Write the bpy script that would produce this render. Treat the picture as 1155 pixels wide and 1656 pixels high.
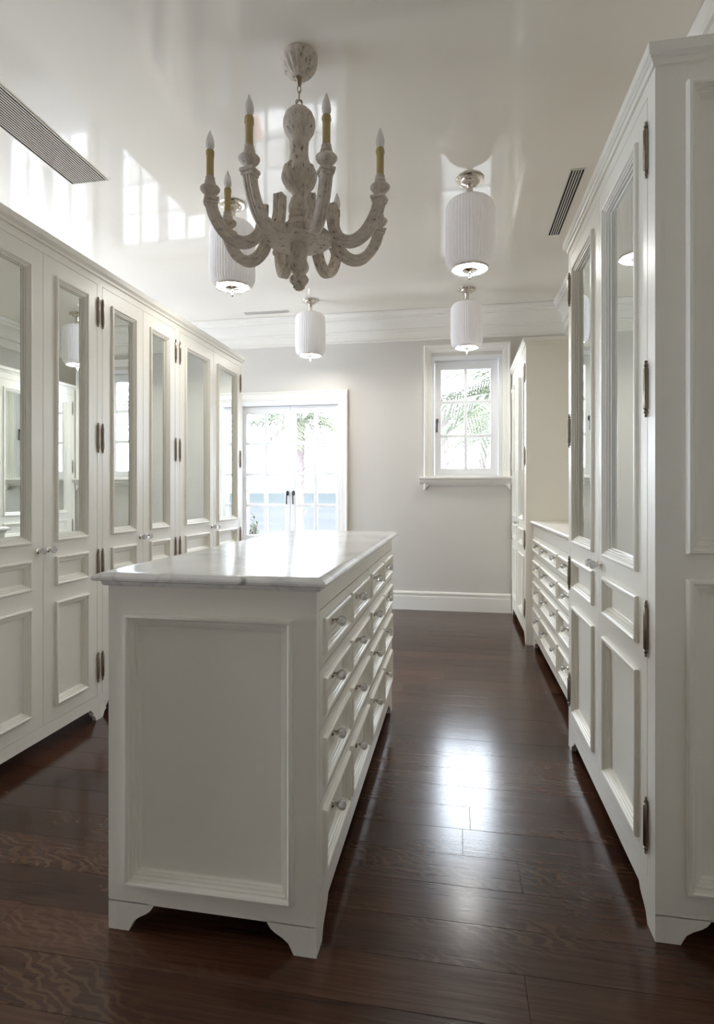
import bpy, math, random
from mathutils import Vector
random.seed(7)
R = math.radians
for o in list(bpy.data.objects):
    bpy.data.objects.remove(o)
scn = bpy.context.scene
COL = scn.collection

# ------------------------------------------------------------------ camera, sky, exposure
IMG_W, IMG_H, FPX = 1155.0, 1656.0, 909.0
cam_d = bpy.data.cameras.new('camera')
cam = bpy.data.objects.new('camera', cam_d)
COL.objects.link(cam)
cam.location = (0, 0, 1.18)
cam.rotation_euler = (R(90), 0, math.atan(162.5 / FPX))
cam_d.sensor_fit = 'VERTICAL'
cam_d.sensor_height = 36.0
cam_d.sensor_width = 36.0
cam_d.lens = FPX / IMG_H * 36.0
cam_d.shift_y = -(828 - 796) / IMG_H
cam_d.clip_end = 6000
scn.camera = cam

SKY = 28.0
world = bpy.data.worlds.new('sky')
scn.world = world
world.use_nodes = True
wn = world.node_tree
wn.nodes.clear()
w_out = wn.nodes.new('ShaderNodeOutputWorld')
w_bg = wn.nodes.new('ShaderNodeBackground')
w_tc = wn.nodes.new('ShaderNodeTexCoord')
w_no = wn.nodes.new('ShaderNodeTexNoise')
w_no.inputs['Scale'].default_value = 3.0
w_no.inputs['Detail'].default_value = 5.0
w_cr = wn.nodes.new('ShaderNodeValToRGB')
w_cr.color_ramp.elements[0].position = 0.35
w_cr.color_ramp.elements[0].color = (0.70, 0.78, 1.0, 1)
w_cr.color_ramp.elements[1].position = 0.65
w_cr.color_ramp.elements[1].color = (0.90, 0.93, 1.0, 1)
wn.links.new(w_tc.outputs['Generated'], w_no.inputs['Vector'])
wn.links.new(w_no.outputs['Fac'], w_cr.inputs['Fac'])
wn.links.new(w_cr.outputs['Color'], w_bg.inputs['Color'])
w_bg.inputs['Strength'].default_value = SKY
wn.links.new(w_bg.outputs['Background'], w_out.inputs['Surface'])

vs = scn.view_settings
vs.view_transform = 'Standard'
vs.look = 'None'
vs.exposure = 0.0
vs.gamma = 1.0
vs.use_curve_mapping = False
cy = scn.cycles
cy.use_denoising = True
cy.denoising_prefilter = 'ACCURATE'
cy.max_bounces = 14
cy.diffuse_bounces = 8
cy.glossy_bounces = 6
cy.transmission_bounces = 8
cy.transparent_max_bounces = 16
cy.sample_clamp_indirect = 40.0
cy.caustics_reflective = False
cy.caustics_refractive = False

# ------------------------------------------------------------------ room dimensions (metres)
CEIL = 2.985
YB = 5.67            # inner face of the back wall
XR = 1.02            # inner face of the right wall
XL = -5.90           # inner face of the left wall (dressing room runs on behind the left wardrobes)
YF = -1.60           # wall behind the camera
DOOR_C = (-1.734, -3.19, -4.62)     # three pairs of french doors
D_HW, D_TOP = 0.536, 2.142          # half width and height of a door opening
WX0, WX1, WZ0, WZ1 = -0.262, 0.431, 1.335, 2.535   # window opening

FILL_WIN = [(0.55, 1.55), (2.05, 3.35), (3.85, 5.15)]      # y spans of unseen left-wall windows, added to let in more daylight
SW_Z0, SW_Z1 = 0.15, 2.55

def portal(x0, x1, z0, z1, side=False):
    ld = bpy.data.lights.new('daylight_portal', 'AREA')
    ld.shape = 'RECTANGLE'
    ld.size = x1 - x0
    ld.size_y = z1 - z0
    ld.cycles.is_portal = True
    o = bpy.data.objects.new('daylight_portal', ld)
    o.location = ((x0 + x1) / 2, YB + 0.24, (z0 + z1) / 2)
    o.rotation_euler = (R(-90), 0, 0)
    if side:
        o.location = (XL - 0.24, (x0 + x1) / 2, (z0 + z1) / 2)
        o.rotation_euler = (R(-90), 0, R(90))
    COL.objects.link(o)
for a_, b_ in FILL_WIN:
    portal(a_, b_, SW_Z0, SW_Z1, True)
for c in DOOR_C:
    portal(c - D_HW, c + D_HW, 0.0, D_TOP)
portal(WX0, WX1, WZ0, WZ1)

# ------------------------------------------------------------------ materials
def mat(name, col, rough=0.5, metal=0.0, spec=0.5, **kw):
    m = bpy.data.materials.new(name)
    m.use_nodes = True
    b = m.node_tree.nodes['Principled BSDF']
    b.inputs['Base Color'].default_value = (*col, 1)
    b.inputs['Roughness'].default_value = rough
    b.inputs['Metallic'].default_value = metal
    b.inputs['Specular IOR Level'].default_value = spec
    for k, v in kw.items():
        b.inputs[k.replace('_', ' ')].default_value = v
    return m

def nd(m, t, **props):
    n = m.node_tree.nodes.new(t)
    for k, v in props.items():
        setattr(n, k, v)
    return n

def lk(m, a, b):
    m.node_tree.links.new(a, b)

def bsdf(m):
    return m.node_tree.nodes['Principled BSDF']

def add_bump(m, scale, strength, dist=0.01, detail=3, stretch=(1, 1, 1)):
    tc = nd(m, 'ShaderNodeTexCoord')
    mp = nd(m, 'ShaderNodeMapping')
    mp.inputs['Scale'].default_value = stretch
    no = nd(m, 'ShaderNodeTexNoise')
    no.inputs['Scale'].default_value = scale
    no.inputs['Detail'].default_value = detail
    bu = nd(m, 'ShaderNodeBump')
    bu.inputs['Strength'].default_value = strength
    bu.inputs['Distance'].default_value = dist
    lk(m, tc.outputs['Object'], mp.inputs['Vector'])
    lk(m, mp.outputs['Vector'], no.inputs['Vector'])
    lk(m, no.outputs['Fac'], bu.inputs['Height'])
    lk(m, bu.outputs['Normal'], bsdf(m).inputs['Normal'])

M = {}
M['wall'] = mat('wall_paint', (0.66, 0.63, 0.58), 0.45)
add_bump(M['wall'], 60, 0.05, 0.002)
M['ceiling'] = mat('gloss_ceiling_paint', (0.88, 0.835, 0.755), 0.06, spec=0.9)
add_bump(M['ceiling'], 2.2, 0.05, 0.02, 2)
M['trim'] = mat('trim_paint', (0.86, 0.835, 0.78), 0.3)
M['cabinet'] = mat('satin_cabinet_paint', (0.875, 0.85, 0.775), 0.36)
add_bump(M['cabinet'], 8, 0.02, 0.002, 2)
M['cavity'] = mat('cabinet_inside', (0.25, 0.23, 0.2), 0.8)
M['window_paint'] = mat('window_paint', (0.82, 0.82, 0.82), 0.35)
M['nickel'] = mat('polished_nickel', (0.72, 0.67, 0.60), 0.12, 1.0)
M['hinge'] = mat('aged_nickel', (0.30, 0.25, 0.20), 0.28, 1.0)
M['dark_metal'] = mat('dark_bronze', (0.05, 0.05, 0.055), 0.35, 0.8)
M['mirror'] = mat('mirror_silvering', (0.86, 0.90, 0.87), 0.015, 1.0)
M['crystal'] = mat('crystal', (0.97, 0.98, 1.0), 0.03, Transmission_Weight=0.72, IOR=1.5)
M['wax'] = mat('candle_wax', (0.48, 0.37, 0.16), 0.5)
M['bulb'] = mat('bulb_glass', (0.92, 0.90, 0.86), 0.15, Transmission_Weight=0.35, IOR=1.3)
M['shade'] = mat('opal_glass_lit', (0.84, 0.82, 0.83), 0.3, Emission_Color=(1.0, 0.95, 0.9, 1), Emission_Strength=0.10)
LAMP = 82.0
M['lens'] = mat('frosted_lens_lit', (0.9, 0.89, 0.86), 0.2, Emission_Color=(1.0, 0.98, 0.935, 1), Emission_Strength=LAMP)
M['vent'] = mat('vent_enamel', (0.74, 0.70, 0.64), 0.4)
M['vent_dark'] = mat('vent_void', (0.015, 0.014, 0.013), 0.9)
M['chain'] = mat('antique_brass', (0.34, 0.28, 0.2), 0.35, 1.0)
M['terrace'] = mat('terrace_stone', (0.35, 0.33, 0.3), 0.8)
M['pot'] = mat('terracotta', (0.3, 0.14, 0.09), 0.8)
M['land'] = mat('pale_sand', (0.16, 0.15, 0.135), 0.9, spec=0.0)

def glass_mat():
    m = bpy.data.materials.new('window_glass')
    m.use_nodes = True
    t = m.node_tree
    t.nodes.clear()
    o = t.nodes.new('ShaderNodeOutputMaterial')
    mx = t.nodes.new('ShaderNodeMixShader')
    tr = t.nodes.new('ShaderNodeBsdfTransparent')
    tr.inputs['Color'].default_value = (0.96, 0.98, 0.97, 1)
    gl = t.nodes.new('ShaderNodeBsdfGlossy')
    gl.inputs['Roughness'].default_value = 0.02
    fr = t.nodes.new('ShaderNodeFresnel')
    fr.inputs['IOR'].default_value = 1.3
    t.links.new(fr.outputs[0], mx.inputs[0])
    t.links.new(tr.outputs[0], mx.inputs[1])
    t.links.new(gl.outputs[0], mx.inputs[2])
    t.links.new(mx.outputs[0], o.inputs['Surface'])
    return m
M['glass'] = glass_mat()

def ramp(m, stops):
    r = nd(m, 'ShaderNodeValToRGB')
    e = r.color_ramp.elements
    while len(e) < len(stops):
        e.new(0.5)
    for q, (p, c) in zip(e, stops):
        q.position = p
        q.color = (*c, 1) if len(c) == 3 else c
    return r

def mth(m, op, a, b=None):
    n = nd(m, 'ShaderNodeMath', operation=op)
    for i, v in enumerate((a, b)):
        if v is None:
            continue
        if isinstance(v, (int, float)):
            n.inputs[i].default_value = v
        else:
            lk(m, v, n.inputs[i])
    return n.outputs[0]

def wood_mat():
    m = mat('dark_stained_oak', (0.05, 0.026, 0.016), 0.2, spec=0.5)
    tc = nd(m, 'ShaderNodeTexCoord')
    oi = nd(m, 'ShaderNodeObjectInfo')
    off = nd(m, 'ShaderNodeCombineXYZ')
    lk(m, mth(m, 'MULTIPLY', oi.outputs['Random'], 57.0), off.inputs[0])
    lk(m, mth(m, 'MULTIPLY', oi.outputs['Random'], 91.0), off.inputs[1])
    va = nd(m, 'ShaderNodeVectorMath', operation='ADD')
    lk(m, tc.outputs['Object'], va.inputs[0])
    lk(m, off.outputs[0], va.inputs[1])
    def noise(scale, det, dist, st):
        mp = nd(m, 'ShaderNodeMapping')
        mp.inputs['Scale'].default_value = st
        lk(m, va.outputs[0], mp.inputs['Vector'])
        n = nd(m, 'ShaderNodeTexNoise')
        n.inputs['Scale'].default_value = scale
        n.inputs['Detail'].default_value = det
        n.inputs['Distortion'].default_value = dist
        lk(m, mp.outputs['Vector'], n.inputs['Vector'])
        return n.outputs['Fac']
    grain = noise(1.0, 6, 0.4, (4, 110, 1))
    broad = noise(1.0, 3, 0.0, (1.6, 7, 1))
    # medullary figure of quarter-sawn oak: wavy flecks across the board
    mp = nd(m, 'ShaderNodeMapping')
    mp.inputs['Scale'].default_value = (16, 34, 1)
    lk(m, va.outputs[0], mp.inputs['Vector'])
    wv = nd(m, 'ShaderNodeTexWave', wave_type='BANDS', bands_direction='DIAGONAL')
    wv.inputs['Scale'].default_value = 0.62
    wv.inputs['Distortion'].default_value = 11.0
    wv.inputs['Detail'].default_value = 2.5
    wv.inputs['Detail Scale'].default_value = 1.1
    lk(m, mp.outputs['Vector'], wv.inputs['Vector'])
    fl = ramp(m, [(0.55, (0, 0, 0)), (0.85, (1, 1, 1))])
    lk(m, wv.outputs['Fac'], fl.inputs['Fac'])
    zone = ramp(m, [(0.52, (0, 0, 0)), (0.66, (1, 1, 1))])
    lk(m, noise(1.0, 2, 0.0, (1.3, 5, 1)), zone.inputs['Fac'])
    fleck = mth(m, 'MULTIPLY', fl.outputs['Color'], zone.outputs['Color'])
    cr = ramp(m, [(0.25, (0.024, 0.009, 0.005)), (0.5, (0.060, 0.025, 0.0135)), (0.75, (0.108, 0.049, 0.027))])
    val = mth(m, 'ADD', mth(m, 'MULTIPLY', grain, 0.55), mth(m, 'MULTIPLY', broad, 0.35))
    val = mth(m, 'ADD', val, mth(m, 'MULTIPLY', mth(m, 'SUBTRACT', oi.outputs['Random'], 0.45), 0.26))
    lk(m, val, cr.inputs['Fac'])
    mx = nd(m, 'ShaderNodeMix', data_type='RGBA')
    lk(m, mth(m, 'MULTIPLY', fleck, 0.5), mx.inputs[0])
    lk(m, cr.outputs['Color'], mx.inputs[6])
    mx.inputs[7].default_value = (0.13, 0.07, 0.036, 1)
    lk(m, mx.outputs[2], bsdf(m).inputs['Base Color'])
    rr = mth(m, 'ADD', mth(m, 'MULTIPLY', grain, 0.10), 0.14)
    lk(m, rr, bsdf(m).inputs['Roughness'])
    bu = nd(m, 'ShaderNodeBump')
    bu.inputs['Strength'].default_value = 0.06
    bu.inputs['Distance'].default_value = 0.003
    lk(m, grain, bu.inputs['Height'])
    lk(m, bu.outputs['Normal'], bsdf(m).inputs['Normal'])
    return m
M['wood'] = wood_mat()

def marble_mat():
    m = mat('white_marble', (0.8, 0.8, 0.8), 0.15, spec=0.3)
    tc = nd(m, 'ShaderNodeTexCoord')
    # soft grey clouds
    n1 = nd(m, 'ShaderNodeTexNoise')
    n1.inputs['Scale'].default_value = 3.0
    n1.inputs['Detail'].default_value = 6
    n1.inputs['Distortion'].default_value = 1.2
    lk(m, tc.outputs['Object'], n1.inputs['Vector'])
    cl = ramp(m, [(0.33, (0.74, 0.735, 0.73)), (0.6, (0.88, 0.87, 0.855))])
    lk(m, n1.outputs['Fac'], cl.inputs['Fac'])
    # fine veins where a noise field crosses one half
    n2 = nd(m, 'ShaderNodeTexNoise')
    n2.inputs['Scale'].default_value = 2.2
    n2.inputs['Detail'].default_value = 7
    n2.inputs['Distortion'].default_value = 0.8
    lk(m, tc.outputs['Object'], n2.inputs['Vector'])
    v = mth(m, 'ABSOLUTE', mth(m, 'SUBTRACT', n2.outputs['Fac'], 0.5))
    vr = ramp(m, [(0.0, (1, 1, 1)), (0.018, (0, 0, 0))])
    lk(m, v, vr.inputs['Fac'])
    # one bold grey vein crossing the near end of the slab
    sx = nd(m, 'ShaderNodeSeparateXYZ')
    lk(m, tc.outputs['Object'], sx.inputs[0])
    n3 = nd(m, 'ShaderNodeTexNoise')
    n3.inputs['Scale'].default_value = 7
    n3.inputs['Detail'].default_value = 4
    lk(m, tc.outputs['Object'], n3.inputs['Vector'])
    # local x runs along the island, local y across it
    line = mth(m, 'ADD', mth(m, 'SUBTRACT', sx.outputs[1], 0.213), mth(m, 'MULTIPLY', sx.outputs[0], -0.75))
    line = mth(m, 'ADD', line, mth(m, 'MULTIPLY', mth(m, 'SUBTRACT', n3.outputs['Fac'], 0.5), 0.05))
    line = mth(m, 'ADD', line, mth(m, 'MULTIPLY', mth(m, 'SUBTRACT', sx.outputs[2], 0.945), 0.45))
    br = ramp(m, [(0.0, (1, 1, 1)), (0.0045, (1, 1, 1)), (0.010, (0, 0, 0))])
    lk(m, mth(m, 'ABSOLUTE', line), br.inputs['Fac'])
    fade = ramp(m, [(0.0, (1, 1, 1)), (0.02, (0.05, 0.05, 0.05))])
    lk(m, mth(m, 'ADD', sx.outputs[0], 0.03), fade.inputs['Fac'])
    bold = mth(m, 'MULTIPLY', br.outputs['Color'], fade.outputs['Color'])
    tot = mth(m, 'MAXIMUM', mth(m, 'MULTIPLY', vr.outputs['Color'], 0.22), mth(m, 'MULTIPLY', bold, 0.8))
    mx = nd(m, 'ShaderNodeMix', data_type='RGBA')
    lk(m, tot, mx.inputs[0])
    lk(m, cl.outputs['Color'], mx.inputs[6])
    mx.inputs[7].default_value = (0.22, 0.215, 0.21, 1)
    lk(m, mx.outputs[2], bsdf(m).inputs['Base Color'])
    return m
M['marble'] = marble_mat()

def distressed_mat(name, st, base=(0.62, 0.555, 0.48)):
    m = mat(name, base, 0.6, spec=0.3)
    tc = nd(m, 'ShaderNodeTexCoord')
    mp = nd(m, 'ShaderNodeMapping')
    mp.inputs['Scale'].default_value = st
    lk(m, tc.outputs['Object'], mp.inputs['Vector'])
    n = nd(m, 'ShaderNodeTexNoise')
    n.inputs['Scale'].default_value = 1.0
    n.inputs['Detail'].default_value = 5
    n.inputs['Roughness'].default_value = 0.65
    lk(m, mp.outputs['Vector'], n.inputs['Vector'])
    r = ramp(m, [(0.345, (0.13, 0.088, 0.06)), (0.38, tuple(0.78 * c for c in base)), (0.50, base), (0.75, tuple(min(1, 1.18 * c) for c in base))])
    lk(m, n.outputs['Fac'], r.inputs['Fac'])
    lk(m, r.outputs['Color'], bsdf(m).inputs['Base Color'])
    bu = nd(m, 'ShaderNodeBump')
    bu.inputs['Strength'].default_value = 0.35
    bu.inputs['Distance'].default_value = 0.004
    lk(m, n.outputs['Fac'], bu.inputs['Height'])
    lk(m, bu.outputs['Normal'], bsdf(m).inputs['Normal'])
    return m
M['chalk'] = distressed_mat('distressed_chalk_paint', (52, 52, 26))
M['chalk_arm'] = distressed_mat('distressed_arm_paint', (22, 110, 42))

def sea_mat():
    m = mat('sea_water', (0.1, 0.13, 0.14), 0.6, spec=0.0)
    tc = nd(m, 'ShaderNodeTexCoord')
    mp = nd(m, 'ShaderNodeMapping')
    mp.inputs['Scale'].default_value = (0.05, 0.16, 1)
    lk(m, tc.outputs['Object'], mp.inputs['Vector'])
    n = nd(m, 'ShaderNodeTexNoise')
    n.inputs['Scale'].default_value = 1.0
    n.inputs['Detail'].default_value = 6
    lk(m, mp.outputs['Vector'], n.inputs['Vector'])
    sx = nd(m, 'ShaderNodeSeparateXYZ')
    lk(m, tc.outputs['Object'], sx.inputs[0])
    # shallow foam-streaked water by the shore, deeper teal beyond it
    dep = nd(m, 'ShaderNodeMapRange')
    dep.inputs[1].default_value = 150
    dep.inputs[2].default_value = 420
    lk(m, sx.outputs[1], dep.inputs[0])
    near = ramp(m, [(0.35, (0.036, 0.037, 0.037)), (0.65, (0.046, 0.046, 0.045))])
    lk(m, n.outputs['Fac'], near.inputs['Fac'])
    mx = nd(m, 'ShaderNodeMix', data_type='RGBA')
    lk(m, dep.outputs[0], mx.inputs[0])
    lk(m, near.outputs['Color'], mx.inputs[6])
    mx.inputs[7].default_value = (0.031, 0.035, 0.034, 1)
    lk(m, mx.outputs[2], bsdf(m).inputs['Base Color'])
    return m
M['sea'] = sea_mat()

def leaf_mat(name, c0, c1):
    m = mat(name, c0, 0.7, spec=0.0)
    oi = nd(m, 'ShaderNodeObjectInfo')
    mx = nd(m, 'ShaderNodeMix', data_type='RGBA')
    lk(m, oi.outputs['Random'], mx.inputs[0])
    mx.inputs[6].default_value = (*c0, 1)
    mx.inputs[7].default_value = (*c1, 1)
    lk(m, mx.outputs[2], bsdf(m).inputs['Base Color'])
    return m
M['frond'] = leaf_mat('palm_frond', (0.075, 0.083, 0.052), (0.110, 0.118, 0.098))
M['leaf'] = leaf_mat('shrub_leaf', (0.05, 0.062, 0.026), (0.065, 0.074, 0.04))
M['trunk'] = mat('palm_trunk', (0.125, 0.105, 0.10), 0.9, spec=0.0)
add_bump(M['trunk'], 14, 0.9, 0.05, 4, (1, 1, 3))

# ------------------------------------------------------------------ mesh helpers
class MB:
    def __init__(s):
        s.v, s.f = [], []
    def add(s, vs_, fs):
        b = len(s.v)
        s.v += [tuple(p) for p in vs_]
        s.f += [tuple(b + i for i in f) for f in fs]
        return s
    def box(s, x0, x1, y0, y1, z0, z1):
        return s.add([(x0, y0, z0), (x1, y0, z0), (x1, y1, z0), (x0, y1, z0), (x0, y0, z1), (x1, y0, z1), (x1, y1, z1), (x0, y1, z1)],
                     [(0, 3, 2, 1), (4, 5, 6, 7), (0, 1, 5, 4), (1, 2, 6, 5), (2, 3, 7, 6), (3, 0, 4, 7)])
    def slab(s, x0, x1, z0, z1, holes, y0=0.0, y1=0.02):
        """a board in the x-z plane, front at y0, with rectangular openings cut through it"""
        xs = sorted({x0, x1, *[h[0] for h in holes], *[h[1] for h in holes]})
        zs = sorted({z0, z1, *[h[2] for h in holes], *[h[3] for h in holes]})
        def solid(i, j):
            if i < 0 or j < 0 or i >= len(xs) - 1 or j >= len(zs) - 1:
                return False
            cx, cz = (xs[i] + xs[i + 1]) / 2, (zs[j] + zs[j + 1]) / 2
            return not any(h[0] < cx < h[1] and h[2] < cz < h[3] for h in holes)
        for i in range(len(xs) - 1):
            for j in range(len(zs) - 1):
                if not solid(i, j):
                    continue
                a, b, c, d = xs[i], xs[i + 1], zs[j], zs[j + 1]
                s.add([(a, y0, c), (b, y0, c), (b, y0, d), (a, y0, d)], [(0, 1, 2, 3)])
                s.add([(a, y1, c), (b, y1, c), (b, y1, d), (a, y1, d)], [(3, 2, 1, 0)])
                if not solid(i - 1, j):
                    s.add([(a, y0, c), (a, y0, d), (a, y1, d), (a, y1, c)], [(0, 1, 2, 3)])
                if not solid(i + 1, j):
                    s.add([(b, y0, c), (b, y1, c), (b, y1, d), (b, y0, d)], [(0, 1, 2, 3)])
                if not solid(i, j - 1):
                    s.add([(a, y0, c), (a, y1, c), (b, y1, c), (b, y0, c)], [(0, 1, 2, 3)])
                if not solid(i, j + 1):
                    s.add([(a, y0, d), (b, y0, d), (b, y1, d), (a, y1, d)], [(0, 1, 2, 3)])
        return s
    def frame(s, x0, x1, z0, z1, prof, y=0.0, sides=(1, 1, 1, 1)):
        """mitred moulding round a rectangle in the x-z plane; prof = (inset, out toward -y)"""
        b = len(s.v)
        for t, o in prof:
            s.v += [(x0 + t, y - o, z0 + t), (x1 - t, y - o, z0 + t), (x1 - t, y - o, z1 - t), (x0 + t, y - o, z1 - t)]
        for k in range(len(prof) - 1):
            for c in range(4):
                if not sides[c]:
                    continue
                d = (c + 1) % 4
                s.f.append((b + k * 4 + c, b + k * 4 + d, b + k * 4 + 4 + d, b + k * 4 + 4 + c))
        return s
    def lathe(s, prof, seg=20, c=(0, 0, 0), axis='z', flute=0, fl_amp=0.0):
        b = len(s.v)
        n = len(prof)
        for k, p in enumerate(prof):
            r, z = p[0], p[1]
            amp = p[2] if len(p) > 2 else fl_amp
            for i in range(seg):
                a = 2 * math.pi * i / seg
                q = r * (1 + (amp * abs(math.sin(a * flute / 2)) if flute else 0))
                if axis == 'z':
                    s.v.append((c[0] + q * math.cos(a), c[1] + q * math.sin(a), c[2] + z))
                else:   # axis along -y
                    s.v.append((c[0] + q * math.cos(a), c[1] - z, c[2] + q * math.sin(a)))
        for k in range(n - 1):
            for i in range(seg):
                j = (i + 1) % seg
                s.f.append((b + k * seg + i, b + k * seg + j, b + (k + 1) * seg + j, b + (k + 1) * seg + i))
        s.f.append(tuple(b + i for i in reversed(range(seg))))
        s.f.append(tuple(b + (n - 1) * seg + i for i in range(seg)))
        return s
    def prism(s, poly, y0, y1, ax='xz'):
        """extrude a polygon given in x-z (or y-z) along the third axis"""
        n = len(poly)
        if ax == 'xz':
            v = [(p[0], y0, p[1]) for p in poly] + [(p[0], y1, p[1]) for p in poly]
        elif ax == 'yz':
            v = [(y0, p[0], p[1]) for p in poly] + [(y1, p[0], p[1]) for p in poly]
        else:
            v = [(p[0], p[1], y0) for p in poly] + [(p[0], p[1], y1) for p in poly]
        f = [tuple(range(n)), tuple(reversed(range(n, 2 * n)))]
        f += [(i, i + n, (i + 1) % n + n, (i + 1) % n) for i in range(n)]
        return s.add(v, f)
    def sweep(s, path, sec, up=(0, 0, 1), closed=False, scales=None):
        """sweep a closed 2-D section (a, b) along a 3-D path; a = sideways, b = in the bending plane"""
        P = [Vector(p) for p in path]
        n, k = len(P), len(sec)
        b0 = len(s.v)
        up = Vector(up)
        for i, p in enumerate(P):
            if closed:
                t = P[(i + 1) % n] - P[i - 1]
            else:
                t = P[min(i + 1, n - 1)] - P[max(i - 1, 0)]
            t.normalize()
            side = t.cross(up)
            if side.length < 1e-5:
                side = t.cross(Vector((1, 0, 0)))
            side.normalize()
            nn = side.cross(t).normalized()
            sc = scales[i] if scales else 1.0
            for a, c in sec:
                s.v.append(tuple(p + side * a * sc + nn * c * sc))
        for i in range(n if closed else n - 1):
            j = (i + 1) % n
            for q in range(k):
                r = (q + 1) % k
                s.f.append((b0 + i * k + q, b0 + i * k + r, b0 + j * k + r, b0 + j * k + q))
        if not closed:
            s.f.append(tuple(b0 + q for q in reversed(range(k))))
            s.f.append(tuple(b0 + (n - 1) * k + q for q in range(k)))
        return s
    def build(s, name, material, parent=None, loc=(0, 0, 0), rotz=0.0, smooth=None, bevel=0.0, recalc=True):
        me = bpy.data.meshes.new(name)
        me.from_pydata(s.v, [], s.f)
        me.materials.append(material)
        if recalc:
            import bmesh
            bm = bmesh.new()
            bm.from_mesh(me)
            bmesh.ops.remove_doubles(bm, verts=bm.verts, dist=1e-5)
            bmesh.ops.recalc_face_normals(bm, faces=bm.faces)
            bm.to_mesh(me)
            bm.free()
        if smooth:
            for p in me.polygons:
                p.use_smooth = True
            me.set_sharp_from_angle(angle=R(smooth))
        me.update()
        o = bpy.data.objects.new(name, me)
        COL.objects.link(o)
        o.location = loc
        o.rotation_euler = (0, 0, rotz)
        if parent:
            o.parent = parent
        if bevel:
            bv = o.modifiers.new('edge', 'BEVEL')
            bv.width = bevel
            bv.segments = 2
            bv.limit_method = 'ANGLE'
        return o

def circ(r, n=10, sx=1.0):
    return [(r * sx * math.cos(2 * math.pi * i / n), r * math.sin(2 * math.pi * i / n)) for i in range(n)]

def empty(name, loc=(0, 0, 0), rotz=0.0, parent=None):
    o = bpy.data.objects.new(name, None)
    o.empty_display_size = 0.1
    COL.objects.link(o)
    o.location = loc
    o.rotation_euler = (0, 0, rotz)
    if parent:
        o.parent = parent
    return o

def tag(o, label, cat, group=None, kind=None):
    o['label'] = label
    o['category'] = cat
    if group:
        o['group'] = group
    if kind:
        o['kind'] = kind
    return o

def struct(o, label=None):
    o['kind'] = 'structure'
    if label:
        o['label'] = label
    return o

def twin(o, parent, loc=None, rotz=None):
    c = o.copy()
    COL.objects.link(c)
    c.parent = parent
    if loc is not None:
        c.location = loc
    if rotz is not None:
        c.rotation_euler = (0, 0, rotz)
    return c

# ------------------------------------------------------------------ room shell
T = 0.24
holes = [(c - D_HW, c + D_HW, -0.10, D_TOP) for c in DOOR_C] + [(WX0, WX1, WZ0, WZ1)]
struct(MB().slab(XL - T, XR + T, -0.10, CEIL + 0.1, holes, YB, YB + T).build('wall_back', M['wall']), 'cream painted back wall with window and glazed doors')
struct(MB().box(XR, XR + T, YF - T, YB, -0.1, CEIL + 0.1).build('wall_right', M['wall']), 'cream painted wall behind the right cabinets')
struct(MB().slab(YF - T, YB, -0.1, CEIL + 0.1, [(a_, b_, SW_Z0, SW_Z1) for a_, b_ in FILL_WIN], 0.0, T).build('wall_left', M['wall'], None, (XL, 0, 0), R(90)), 'cream painted far left wall with window openings added for daylight')
struct(MB().box(XL, XR, YF - T, YF, -0.1, CEIL + 0.1).build('wall_front', M['wall']), 'cream painted wall behind the viewpoint')
struct(MB().box(XL, XR, YF, YB, CEIL, CEIL + 0.1).build('ceiling', M['ceiling']), 'high gloss cream ceiling')

floor = struct(MB().box(XL, XR, YF, YB + 0.18, -0.10, -0.012).build('floor', M['wood']), 'dark stained oak plank floor')
PW = 0.145
row = 0
y = 1.278 - PW * 19
rnd = random.Random(11)
while y < YB + 0.1:
    x = XL + rnd.uniform(-1.4, 0)
    while x < XR:
        ln = rnd.uniform(1.1, 2.6) if x > -2.9 else 2.9
        a, b = max(x, XL), min(x + ln, XR)
        y1 = min(y + PW, YB + 0.18)
        if b - a > 0.05 and y1 > YF + 0.02:
            ya = max(y, YF)
            hx, hy = (b - a) / 2 - 0.0003, (y1 - ya) / 2 - 0.0003
            p = MB().add([(-hx, -hy, -0.012), (hx, -hy, -0.012), (hx, hy, -0.012), (-hx, hy, -0.012),
                          (-hx, -hy, -0.0004), (hx, -hy, -0.0004), (hx, hy, -0.0004), (-hx, hy, -0.0004),
                          (-hx + 0.0006, -hy + 0.0006, 0), (hx - 0.0006, -hy + 0.0006, 0), (hx - 0.0006, hy - 0.0006, 0), (-hx + 0.0006, hy - 0.0006, 0)],
                         [(0, 1, 5, 4), (1, 2, 6, 5), (2, 3, 7, 6), (3, 0, 4, 7), (4, 5, 9, 8), (5, 6, 10, 9), (6, 7, 11, 10), (7, 4, 8, 11), (8, 9, 10, 11)])
            p.build('plank', M['wood'], floor, ((a + b) / 2, (ya + y1) / 2, rnd.uniform(-0.0003, 0)), recalc=False)
        x += ln
    y += PW
    row += 1

# crown moulding round the room: (projection from the wall, height)
CROWN = [(0.0, 2.700), (0.024, 2.700), (0.030, 2.705), (0.030, 2.715), (0.024, 2.722), (0.012, 2.726), (0.012, 2.796), (0.030, 2.798), (0.037, 2.804), (0.037, 2.817), (0.030, 2.823),
         (0.033, 2.842), (0.046, 2.872), (0.066, 2.897), (0.088, 2.908), (0.090, 2.914), (0.106, 2.916), (0.106, 2.940), (0.112, 2.943), (0.124, 2.956), (0.128, 2.968), (0.128, CEIL - 0.002)]
mb = MB()
for p, z in CROWN:
    mb.v += [(XL + p, YF + p, z), (XR - p, YF + p, z), (XR - p, YB - p, z), (XL + p, YB - p, z)]
for k in range(len(CROWN) - 1):
    for c in range(4):
        d = (c + 1) % 4
        mb.f.append((k * 4 + c, k * 4 + d, k * 4 + 4 + d, k * 4 + 4 + c))
struct(mb.build('trim_1', M['trim'], smooth=25, recalc=False), 'stepped crown moulding round the ceiling')

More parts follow.
